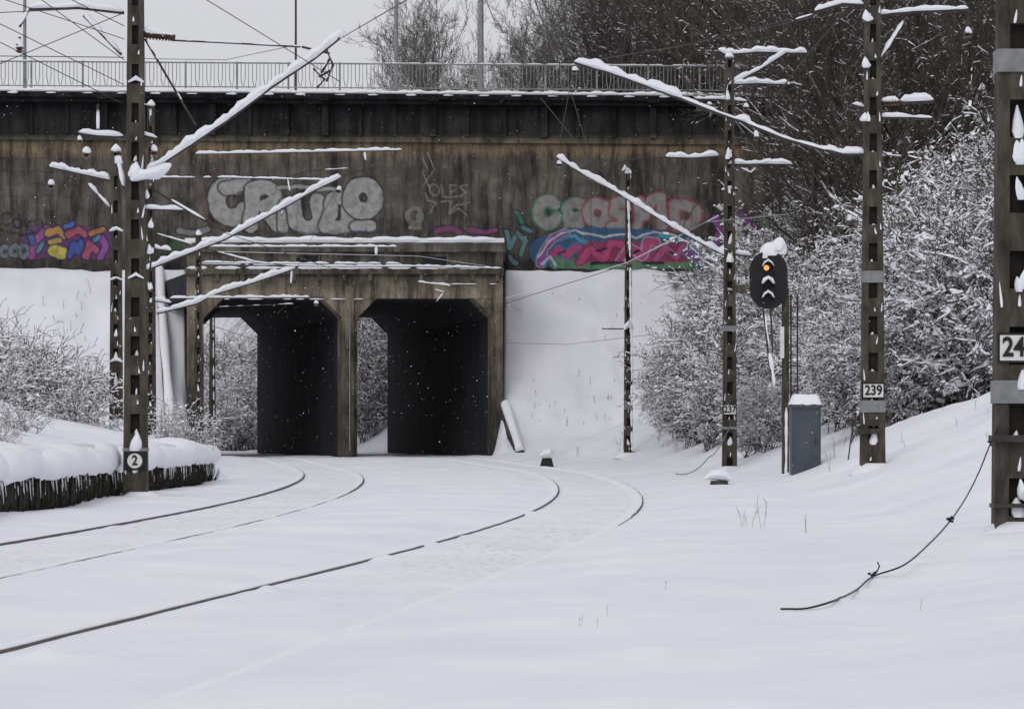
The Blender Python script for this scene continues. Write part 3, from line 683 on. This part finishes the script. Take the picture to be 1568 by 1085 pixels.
# ---------------------------------------------------------------- signal
OR,nt,b=newmat('signal_lamp_orange'); b.inputs['Base Color'].default_value=(.8,.25,.02,1); b.inputs['Emission Color'].default_value=(1,.30,.05,1); b.inputs['Emission Strength'].default_value=1.5
LN=nmat('dark_lens',[(.01,.012,.014),(.02,.022,.026)],4,rough=.15,bump=0)
m=MB([BLACK,SNOW,GALV,STEEL,OR,LN,WHITE,CONC]); d=60.0
def cap(px0,px1,py0,py1,ya,yb,mat):
    xa,_,zt=W(px0,py0,d); xb,_,zb=W(px1,py1,d); r=(xb-xa)/2; cx=(xa+xb)/2
    pts=[(cx+r*math.cos(a),zt-r+r*math.sin(a)) for a in [i*math.pi/10 for i in range(11)]]+[(cx-r*math.cos(a),zb+r-r*math.sin(a)) for a in [i*math.pi/10 for i in range(11)]]
    n=len(pts); vs=[(p[0],ya,p[1]) for p in pts]+[(p[0],yb,p[1]) for p in pts]
    m.add(vs,[tuple(range(n))[::-1],tuple(range(n,2*n))]+[(i,(i+1)%n,n+(i+1)%n,n+i) for i in range(n)],mat)
cap(1148,1206,384,473,d,d+.05,0); cap(1156,1198,392,466,d+.05,d+.28,0)
lx=W(1175,0,d)[0]
for k,py in enumerate((410,437,458)):
    z=W(0,py,d)[2]; n=14
    vs=[(lx+.085*math.cos(2*math.pi*i/n),d-.012,z+.085*math.sin(2*math.pi*i/n)) for i in range(n)]
    if k==0:
        m.add([(lx-.02+.055*math.cos(2*math.pi*i/n),d-.02,z+.0+.055*math.sin(2*math.pi*i/n)) for i in range(n)],[tuple(range(n))],4)
    m.add(vs,[tuple(range(n))],5)
    vs=[];nn=10
    for t,(rr,yy) in enumerate(((.115,d-.01),(.125,d-.26))):
        for i in range(nn+1):
            a=math.radians(-20+220*i/nn); vs.append((lx+rr*math.cos(a),yy,z+rr*math.sin(a)-(.03 if t else 0)))
    m.add(vs,[(i,i+1,nn+2+i,nn+1+i) for i in range(nn)],0)
    m.snowtube([(lx-.12,d-.22,z+.02),(lx-.07,d-.22,z+.09),(lx,d-.22,z+.135),(lx+.07,d-.22,z+.09),(lx+.12,d-.22,z+.02)],.055 if k else .03,1,.5)
for q in ((1180,388,.16),(1190,380,.15),(1170,392,.11),(1196,386,.1)):
    c=W(q[0],q[1],d+.1); m.lathe((c[0],c[1],c[2]-.05),[(q[2],0),(q[2]*1.1,.08),(q[2]*.9,.18),(q[2]*.5,.25),(q[2]*.1,.28)],10,1)
mx_,_,mz=W(1204,740,d)
m.tube([(mx_,d+.2,mz-.5),(mx_,d+.2,W(0,440,d)[2])],.075,10,7)
m.tube([W(1168,472,d),W(1172,500,d),W(1178,560,d)],.02,6,3); m.tube([W(1180,472,d),W(1183,540,d)],.018,6,3)
m.snowtube([W(1172,480,d-.02),W(1174,505,d-.02),W(1178,530,d-.02)],.022,1,0,.15); m.snowtube([W(1178,540,d-.02),W(1182,560,d-.02),W(1186,590,d-.02)],.05,1,0,.1)
for sx in (1211,1221): m.tube([W(sx,450,d+.5),W(sx,735,d+.5)],.018,5,3)
for k in range(9): m.tube([W(1211,470+k*30,d+.5),W(1221,470+k*30,d+.5)],.014,4,3)
m.tube([W(1196,430,d+.2),W(1175,430,d+.2)],.04,6,3)
c0=W(1195,500,d);c1=W(1201,548,d); m.box(c0[0],c1[0],d+.02,d+.14,c1[2],c0[2],6)
m.snowtube([W(1203,736,60.08),W(1204,700,60.08),W(1204,640,60.08),W(1204,590,60.08)],.03,1,0,.1)
c=W(1135,442,d); m.box(c[0]-.1,c[0]+.1,d+.05,d+.2,c[2]-.08,c[2]+.08,7); m.tube([W(1142,442,d+.1),W(1165,442,d+.1)],.02,5,3)
m.obj('railway_signal')
# cabinet
m=MB([CAB,SNOW,STEEL]); d=58
a=W(1212,735,d);c=W(1257,624,d); m.box(a[0],c[0],d,d+.45,a[2]-.4,c[2],0); m.box(a[0]+.05,c[0]-.05,d-.015,d-.002,a[2]+.06,c[2]-.08,0)
m.box(a[0]-.03,c[0]+.03,d-.04,d+.49,c[2],c[2]+.05,0); m.box(c[0]-.12,c[0]-.09,d-.03,d-.016,a[2]+.7,a[2]+.85,2)
nx=9;vs=[];fs=[]
for i in range(nx):
    for j in range(5):
        tx,ty=i/(nx-1),j/4; e=min(1,4*tx*(1-tx)*2)*min(1,4*ty*(1-ty)*2.5)
        vs.append((a[0]-.04+(c[0]-a[0]+.08)*tx,d-.05+.54*ty,c[2]+.052+.2*math.sqrt(e)+R.uniform(0,.02)))
for i in range(nx-1):
    for j in range(4): fs.append((i*5+j,(i+1)*5+j,(i+1)*5+j+1,i*5+j+1))
m.add(vs,fs,1); m.obj('electrical_cabinet')
m=MB([BLACK,SNOW]); c=W(837,708,95)
m.frus((c[0]-.24,c[0]+.25,94.8,95.2,c[2]-.2),(c[0]-.14,c[0]+.16,94.85,95.15,c[2]+.15),0); m.snowtube([(c[0]-.22,94.82,c[2]+.2),(c[0]-.05,94.82,c[2]+.25),(c[0]+.1,94.82,c[2]+.25),(c[0]+.24,94.82,c[2]+.18)],.2,1,.3); m.obj('point_motor_box')
m=MB([STEEL,SNOW]); hx,hd,hz=hit(1100,741); c=(hx,hd,hz)
m.frus((c[0]-.2,c[0]+.22,hd-.2,hd+.2,c[2]-.2),(c[0]-.14,c[0]+.17,hd-.15,hd+.15,c[2]+.07),0); m.snowtube([(c[0]-.28,hd-.05,c[2]+.10),(c[0]-.1,hd-.05,c[2]+.15),(c[0]+.1,hd-.05,c[2]+.14),(c[0]+.25,hd-.05,c[2]+.07)],.15,1,.3); m.obj('cable_junction_box')
m=MB([STEEL]); m.tube([W(1293,748,56),W(1302,680,56),W(1308,640,56)],.014,5,0); m.tube([W(1302,680,56),W(1312,660,56)],.012,5,0)
m.obj('marker_rod')

# ---------------------------------------------------------------- low retaining wall + snow cap
m=MB([ROT,SNOW])
ds=np.arange(16,63.6,.14); n=len(ds)
def cap_profile(i,dd):
    a=vn(np.array([dd]),np.array([3.]),1.3,5)[0]; b_=vn(np.array([dd]),np.array([8.]),4,6)[0]; c_=vn(np.array([dd]),np.array([8.]),.45,11)[0]
    th=.36+.14*a+.12*c_; ov=.10+.07*a+.06*b_
    zb=.47+.08*b_+.08*a
    return [(-6.44,zb+.02),(-6.42+ov*.5,zb-.03),(-6.4+ov,zb+.07),(-6.41+ov,zb+th*.5),(-6.46+ov*.7,zb+th*.85),(-6.62,zb+th),(-6.95,zb+th+.02),(-7.6,zb+th-.12)]
vs=[];fs=[]
for i,dd in enumerate(ds):
    for p in cap_profile(i,dd): vs.append((p[0],dd,p[1]))
for i in range(n-1):
    for j in range(7): fs.append((i*8+j,(i+1)*8+j,(i+1)*8+j+1,i*8+j+1))
fs.append(tuple((n-1)*8+j for j in range(8)))
m.add(vs,fs,1)
dd=16.
while dd<63.3:
    w=R.uniform(.14,.3); off=R.uniform(-.02,.03); m.box(-6.7,-6.44+off,dd,dd+w*.97,-.3,.50,0); dd+=w
m.box(-7.8,-6.5,63.3,63.5,-.3,.72,0)
for k in range(900):
    dd=R.uniform(17,63); l=R.uniform(.05,.3); zt=R.choice((.48,.5,.45)); m.tube([(-6.39,dd,zt),(-6.37,dd+R.uniform(-.05,.05),zt-l)],[.012,.003],3,0 if R.random()<.75 else 1)
for k in range(500):
    dd=R.uniform(17,63); l=R.uniform(.08,.3); z=.04; m.tube([(-6.40,dd,z-.05),(-6.3+R.uniform(-.05,.08),dd+R.uniform(-.1,.1),z+l)],[.012,.003],3,0)
m.obj('low_retaining_wall',True)

# ---------------------------------------------------------------- wires
m=MB([STEEL,SNOW,GALV])
def wire(pts,r=.009,mat=0,sag=0,n=10):
    out=[]
    P=[Vector(W(*p)) for p in pts]
    for a,b in zip(P[:-1],P[1:]):
        for i in range(n):
            t=i/n; q=a.lerp(b,t); q.z-=sag*4*t*(1-t); out.append(q)
    out.append(P[-1]); m.tube(out,r,5,mat)
wire([(815,-10,30),(850,85,42)],.008); wire([(828,150,60),(905,245,72)],.012); wire([(905,245,72),(960,300,100)],.012)
wire([(850,85,42),(868,120,50),(905,245,72)],.007)
for a,b in (((-10,32),(190,130)),((-10,-6),(190,60)),((-10,102),(190,20)),((50,-10),(190,92)),((-10,86),(190,88)),((90,-10),(190,40)),((-10,60),(190,160)),((300,-10),(520,125)),((-10,20),(120,14))): wire([(a[0],a[1],44),(b[0],b[1],47)],.007)
wire([(212,90,47),(345,92,60),(450,70,47)],.006)
wire([(1245,26,50),(1100,60,60),(880,98,50)],.006)
wire([(1210,30,50),(1040,72,60),(905,92,70)],.006)
wire([(1205,328,66),(1080,340,72),(960,405,95),(775,464,113)],.015,2)
wire([(1100,330,72),(960,402,98),(775,456,113)],.013,1)
wire([(775,464,113),(800,478,110)],.01,2)
wire([(773,525,113),(870,527,105),(1000,512,100)],.009,2)
wire([(520,60,47),(640,-10,30)],.007)
wire([(520,272,74),(560,258,74),(612,230,80)],.012)
wire([(240,470,88),(330,500,108),(390,520,112)],.01)
wire([(524,270,74),(455,410,88)],.006)
wire([(880,98,50),(852,241,72.6)],.006)
wire([(340,355,47),(505,410,60)],.007)
wire([(330,385,88),(640,392,104),(750,408,113)],.01,1)
wire([(740,-10,35),(760,40,45)],.006); wire([(1118,650,72.5),(1085,700,70),(1035,725,68)],.012,2,.15)
m.obj('overhead_wires')
# foreground cable
m=MB([BLACK,SNOW]); P=[]
for px,py,dd in [(1195,936,0),(1235,935,0),(1280,924,0),(1312,905,0),(1337,886,0),(1385,864,20.5),(1425,830,22),(1455,797,23),(1480,760,24),(1500,720,25),(1516,680,25.5),(1528,655,25.6)]:
    if dd==0:
        x,d,z=hit(px,py); z=float(HT(x,d))+.012
    else: x,d,z=W(px,py,dd); z=max(z,float(HT(x,d))+.012)
    P.append(Vector((x,d,z)))
out=[]
for i in range(len(P)-1):
    p0=P[max(i-1,0)];p1=P[i];p2=P[i+1];p3=P[min(i+2,len(P)-1)]
    for k in range(6):
        t=k/6; q=.5*((2*p1)+(p2-p0)*t+(2*p0-5*p1+4*p2-p3)*t*t+(3*p1-p0-3*p2+p3)*t**3); q.z=max(q.z,float(HT(q.x,q.y))+.010); out.append(q)
out.append(P[-1]); m.tube(out,.0065,6,0)
for q in (P[4],P[7],P[10]):
    for k in range(4): m.tube([q+Vector((R.uniform(-.03,.03),0,R.uniform(-.02,.03))),q+Vector((R.uniform(-.03,.03),0,R.uniform(-.02,.04)))],.011,6,0)
q=P[4]; m.tube([q,q+Vector((.03,0,.04)),q+Vector((.045,0,.07)),q+Vector((.03,0,.10))],.006,6,0)
m.obj('slack_cable')

# ---------------------------------------------------------------- vegetation
def perp(v,r):
    a=Vector((r.gauss(0,1),r.gauss(0,1),r.gauss(0,1))); a=a-v*a.dot(v)
    return a.normalized()
def grow(seg,p,dv,L,rad,dep,r,P):
    n=P['n'][min(dep,len(P['n'])-1)]; q=p.copy(); dv=dv.normalized()
    for i in range(n):
        dv=(dv+perp(dv,r)*P['wob']+Vector((0,0,P['up'] if dep else .02))+Vector((0,0,-P['droop']*i/n if dep else 0))).normalized()
        q2=q+dv*(L/n); r0=rad*(1-.75*i/n); r1=rad*(1-.75*(i+1)/n)
        seg.append((q.x,q.y,q.z,q2.x,q2.y,q2.z,r0,r1,dep))
        if dep<P['depth'] and i>=P['skip'][min(dep,len(P['skip'])-1)]:
            for k in range(P['kids'][dep]):
                if r.random()<P['prob']:
                    ang=math.radians(r.uniform(*P['ang'])); c=(dv*math.cos(ang)+perp(dv,r)*math.sin(ang))
                    grow(seg,q.lerp(q2,r.random()),c,L*r.uniform(*P['lr']),r1*.62,dep+1,r,P)
        q=q2
def seg_mesh(name,seg,mats,snow,minr=.006,smin=.0,clump=0):
    A=np.array(seg); P0=A[:,0:3];P1=A[:,3:6];r0=np.maximum(A[:,6],minr);r1=np.maximum(A[:,7],minr*.7)
    def prisms(P0,P1,r0,r1,off):
        T=P1-P0; T/=np.linalg.norm(T,axis=1)[:,None]+1e-9
        up=np.tile([0.,0,1],(len(T),1)); up[np.abs(T[:,2])>.95]=[1,0,0]
        a=np.cross(T,up); a/=np.linalg.norm(a,axis=1)[:,None]+1e-9; c=np.cross(a,T)
        vs=[]
        for Pq,r in ((P0,r0),(P1,r1)):
            for j in range(3):
                an=math.pi/2+2*math.pi*j/3
                v=Pq+a*(math.cos(an)*r)[:,None]+c*(math.sin(an)*r)[:,None]; v=v+off; vs.append(v)
        V=np.stack(vs,1).reshape(-1,3); b=np.arange(len(T))[:,None]*6
        Q=np.concatenate([b+np.array([[0,1,4,3]]),b+np.array([[1,2,5,4]]),b+np.array([[2,0,3,5]])],0)
        return V,Q
    V,Q=prisms(P0,P1,r0,r1,np.zeros((len(A),3))); mi=np.zeros(len(Q),int)
    if snow>0:
        T=P1-P0; hz=1-np.abs(T[:,2])/(np.linalg.norm(T,axis=1)+1e-9)
        pick=(hz>.12)&(NR.rand(len(A))<snow)
        B=A[pick]; h=hz[pick]; rs=(smin+r0[pick]*.8)*(.4+.8*h)*NR.uniform(.5,1.4,len(B))
        rs=rs*np.where(NR.rand(len(B))<clump,2.8,1)
        off=np.zeros((len(B),3)); off[:,2]=rs*.7+r0[pick]*.5
        V2,Q2=prisms(P0[pick],P1[pick],rs,rs*NR.uniform(.5,1.1,len(B)),off)
        Q=np.concatenate([Q,Q2+len(V)]); V=np.concatenate([V,V2]); mi=np.concatenate([mi,np.ones(len(Q2),int)])
    return rawmesh(name,V,Q,mats,mi,False)
rt_=random.Random(3)
trees=[];
for k in range(4):
    seg=[]; P=dict(n=[9,6,4,3,3],wob=.13,up=.05,droop=.0,depth=4,skip=[2,1,1,0],kids=[3,2,2,2],prob=.8,ang=(20,48),lr=(.32,.5))
    grow(seg,Vector((0,0,0)),Vector((rt_.uniform(-.08,.08),rt_.uniform(-.08,.08),1)),10,.16,0,rt_,P)
    trees.append(seg)
TF=[seg_mesh('bare_tree_far',t,[BARKHAZE,SNOW],.0,.0095) for t in trees]
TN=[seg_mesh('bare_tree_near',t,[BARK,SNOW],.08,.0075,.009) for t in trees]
shr=[];SHH=[]
for k in range(5):
    seg=[]
    for s_ in range(14):
        a=rt_.uniform(0,2*math.pi); t=rt_.uniform(.05,.62)
        P=dict(n=[8,5,4,3],wob=.17,up=.01,droop=.2,depth=3,skip=[1,0,0],kids=[2,2,1],prob=.85,ang=(20,60),lr=(.28,.45))
        grow(seg,Vector((rt_.uniform(-.3,.3),rt_.uniform(-.3,.3),-.1)),Vector((math.cos(a)*t,math.sin(a)*t,1)),rt_.uniform(2.0,3.4),.018,0,rt_,P)
    shr.append(seg); SHH.append(max(q[5] for q in seg))
SH=[seg_mesh('shrub',t,[BRUSH,SNOW],.40,.0065,.012,.06) for t in shr]
SH2=[seg_mesh('shrub_light',t,[BRUSH,SNOW],.52,.0065,.018,.08) for t in shr]
HS=max(SHH)
spm=[]
for k in range(3):
    seg=[]
    for s_ in range(9):
        a=rt_.uniform(0,2*math.pi); t=rt_.uniform(.3,1.2)
        P=dict(n=[8,5,3],wob=.17,up=.0,droop=.3,depth=2,skip=[1,0],kids=[2,1],prob=.8,ang=(20,60),lr=(.28,.45))
        grow(seg,Vector((rt_.uniform(-.3,.3),rt_.uniform(-.3,.3),-.1)),Vector((math.cos(a)*t,math.sin(a)*t,1)),rt_.uniform(1.4,2.4),.016,0,rt_,P)
    spm.append(seg_mesh('shrub_sparse',seg,[BRUSH,SNOW],.5,.008,.015,.04))
def inst(me,x,y,z,s,name,par):
    o=bpy.data.objects.new(name,me); S.collection.objects.link(o); o.location=(x,y,z); o.rotation_euler=(R.uniform(-.08,.08),R.uniform(-.08,.08),R.uniform(0,6.28)); o.scale=(s*R.uniform(.9,1.15),s*R.uniform(.9,1.15),s); o.parent=par
def topz(px,d,prof):
    py=np.interp(px,[p[0] for p in prof],[p[1] for p in prof]); return CH+(HY-py)*d/F
PRF=[(960,600),(1010,480),(1050,430),(1130,410),(1165,310),(1200,270),(1250,205),(1290,130),(1340,0),(1400,-200),(1700,-400)]
TH=empty('snowy_shrub_thicket')
cnt=0;tries=0
while cnt<210 and tries<5000:
    tries+=1
    d=R.uniform(62,119); px=R.uniform(1060,1640); x=(px-CX)*d/F
    u=x-float(RX(d))-1.435
    lim=5.4 if d<85 else 5.8
    if d>98: lim=6.4
    if u<lim: continue
    if d>104 and px<1190: continue
    z=float(HT(x,d)); s=R.uniform(.5,.95) if u<7 else R.uniform(.8,1.4)
    s=min(s,(topz(px-25,d,PRF)-z)/HS)
    if s<.25: continue
    inst(R.choice(SH+SH2) if u<10 else R.choice(SH),x,d,z,s,'shrub_clump',TH); cnt+=1
for px,d,s in ((1045,98,.9),(1068,97,1.0),(1090,94,1.1),(1115,97,1.2),(1140,92,1.1),(1085,88,.8),(1165,100,1.5),(1135,103,1.4),(1200,104,1.7),(1225,106,1.9),(1180,84,1.1),(1030,102,.6),(1150,76,.5),(1175,74,.55),(1105,104,1.1),(1060,92,.8)):
    x=(px-CX)*d/F; z=float(HT(x,d)); s=min(s,(topz(px-10,d,PRF)-z)/HS)
    inst(R.choice(SH2+SH),x,d,z,s,'shrub_clump',TH)
TL=empty('snowy_shrub_thicket')
PRL=[(-100,450),(0,465),(60,490),(110,525),(160,590),(240,650)]
for k in range(40):
    d=R.uniform(56,92); px=R.uniform(-60,130); x=(px-CX)*d/F; z=float(HT(x,d))-.1
    s=min(R.uniform(.5,1.1),(topz(px+15,d,PRL)-z)/2.4)
    if s<.2: continue
    inst(R.choice(spm),x,d,z,s,'shrub_clump',TL)
for px,d,s in ((250,61,.4),(278,62,.45),(298,63,.4),(318,64,.3),(40,47,.35),(-5,42,.35),(150,66,.45)):
    x=(px-CX)*d/F; inst(R.choice(spm),x,d,float(HT(x,d))-.1,s,'shrub_clump',TL)
TB=empty('snowy_shrub_thicket')
for k in range(26):
    d=R.uniform(158,205); px=R.uniform(290,600); x=(px-CX)*d/F
    inst(R.choice(SH2),x,d,float(HT(x,d)),R.uniform(.7,1.3),'shrub_clump',TB)
for px,d,s in ((548,150,.9),(560,146,1.1),(572,152,1.2),(585,148,1.3),(555,160,1.3),(598,150,1.4),(566,165,1.4),(315,165,1.3),(335,172,1.4),(358,168,1.3),(378,175,1.5),(325,180,1.7),(368,185,1.8),(580,158,1.5)):
    x=(px-CX)*d/F; inst(R.choice(SH),x,d,float(HT(x,d)),s,'shrub_clump',TB)
for k in range(50):
    d=R.uniform(134,142); px=R.uniform(470,1320); x=(px-CX)*d/F
    inst(R.choice(SH2+SH),x,d,14.0,R.uniform(.4,.8),'shrub_clump',TB)
DT=empty('distant_bare_trees')
def tree(px,d,s,meshes,par,z=None):
    x=(px-CX)*d/F; inst(R.choice(meshes),x,d,(float(HT(x,d)) if z is None else z)-.3,s,'bare_tree_clump',par)
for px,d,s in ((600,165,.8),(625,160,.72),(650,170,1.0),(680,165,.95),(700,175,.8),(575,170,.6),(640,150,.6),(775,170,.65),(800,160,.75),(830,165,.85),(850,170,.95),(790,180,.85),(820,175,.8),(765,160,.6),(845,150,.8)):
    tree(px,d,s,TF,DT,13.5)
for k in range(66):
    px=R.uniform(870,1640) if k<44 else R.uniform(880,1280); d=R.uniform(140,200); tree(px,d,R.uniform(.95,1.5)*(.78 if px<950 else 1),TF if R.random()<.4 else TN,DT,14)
HTr=empty('hillside_bare_trees')
for k in range(60):
    px=R.uniform(1260,1660); d=R.uniform(84,138); 
    x=(px-CX)*d/F
    if x-float(RX(d))<11: continue
    tree(px,d,R.uniform(.7,1.2),TN,HTr)
m=MB([WEED])
def stalk(px,py,h,n=1):
    x,d,z=hit(px,py)
    for k in range(n):
        xx=x+R.uniform(-.1,.1)*n*.4; l=h*R.uniform(.6,1.1); e=R.uniform(-.3,.3)*l
        z=float(HT(xx,d)); rr=.00008*d*.8
        m.tube([(xx,d,z-.02),(xx+e*.4,d,z+l*.6),(xx+e,d,z+l)],[rr,rr,rr*.6],3,0)
        for j in range(2): 
            t=R.uniform(.4,.9); m.tube([(xx+e*t*.8,d,z+l*t),(xx+e*t*.8+R.uniform(-.25,.25)*l,d,z+l*t+.2*l)],[rr*.8,rr*.5],3,0)
for px,py,h,n in ((1150,808,.3,4),(1135,805,.2,2),(1225,815,.25,2),(1168,790,.3,2),(905,960,.07,3),(925,945,.06,1),(1015,903,.08,1),(1042,690,.4,4),(870,652,.4,2),(885,700,.5,2),(1265,725,.5,2),(1280,700,.5,2),(950,690,.6,3),(1418,935,.06,1),(8,655,.3,4),(330,650,.5,3)): stalk(px,py,h,n)
for k in range(42): stalk(R.uniform(810,1010),R.choice((R.uniform(560,650),R.uniform(440,680))),R.uniform(.08,.35),R.choice((1,1,3)))
for k in range(24): stalk(R.uniform(20,240),R.uniform(430,560),R.uniform(.15,.5),1)
for k in range(28): stalk(R.uniform(1000,1560),R.uniform(625,690),R.uniform(.08,.25),1)
m.obj('dry_weeds',False)
nf=9000; C=np.stack([NR.uniform(-22,22,nf),NR.uniform(30,112,nf),NR.uniform(.3,17,nf)],1); r=NR.uniform(.003,.008,nf)
T=np.array([[1,1,1],[-1,-1,1],[-1,1,-1],[1,-1,-1]])*.75
V=(C[:,None,:]+T[None]*r[:,None,None]).reshape(-1,3); b=np.arange(nf)[:,None]*4
Q=np.concatenate([b+np.array([[0,1,2]]),b+np.array([[0,3,1]]),b+np.array([[0,2,3]]),b+np.array([[1,3,2]])])
o=bpy.data.objects.new('falling_snow',rawmesh('falling_snow',V,Q,[SNOW],None,False)); S.collection.objects.link(o)

# ---------------------------------------------------------------- light, sky, camera
w=bpy.data.worlds.new('World'); S.world=w; w.use_nodes=True; nt=w.node_tree; N=nt.nodes; L=nt.links
bg=N['Background']; sk=N.new('ShaderNodeTexSky'); sk.sky_type='NISHITA'; sk.sun_disc=False; sk.sun_elevation=math.radians(40); sk.sun_rotation=math.radians(200); sk.air_density=1.5; sk.dust_density=6
hs=N.new('ShaderNodeHueSaturation'); hs.inputs['Saturation'].default_value=.12; L.new(sk.outputs[0],hs.inputs['Color'])
mx=N.new('ShaderNodeMix'); mx.data_type='RGBA'; mx.inputs[0].default_value=.85; L.new(hs.outputs[0],mx.inputs[6]); mx.inputs[7].default_value=(7.3,7.4,7.85,1)
L.new(mx.outputs[2],bg.inputs['Color']); bg.inputs['Strength'].default_value=.097
su=bpy.data.lights.new('sun','SUN'); su.energy=.5; su.angle=math.radians(25); su.color=(1,.97,.93)
so=bpy.data.objects.new('sun',su); so.rotation_euler=(math.radians(50),0,math.radians(-20)); S.collection.objects.link(so)
cam=bpy.data.cameras.new('camera'); co=bpy.data.objects.new('camera',cam); S.collection.objects.link(co)
co.location=(0,0,CH); co.rotation_euler=(math.radians(90),0,0); cam.sensor_width=36; cam.lens=36*F/1568; cam.shift_y=(HY-542.5)/1568; cam.clip_end=3000; cam.clip_start=.1
S.camera=co
S.view_settings.view_transform='Standard'; S.view_settings.look='None'; S.view_settings.exposure=0
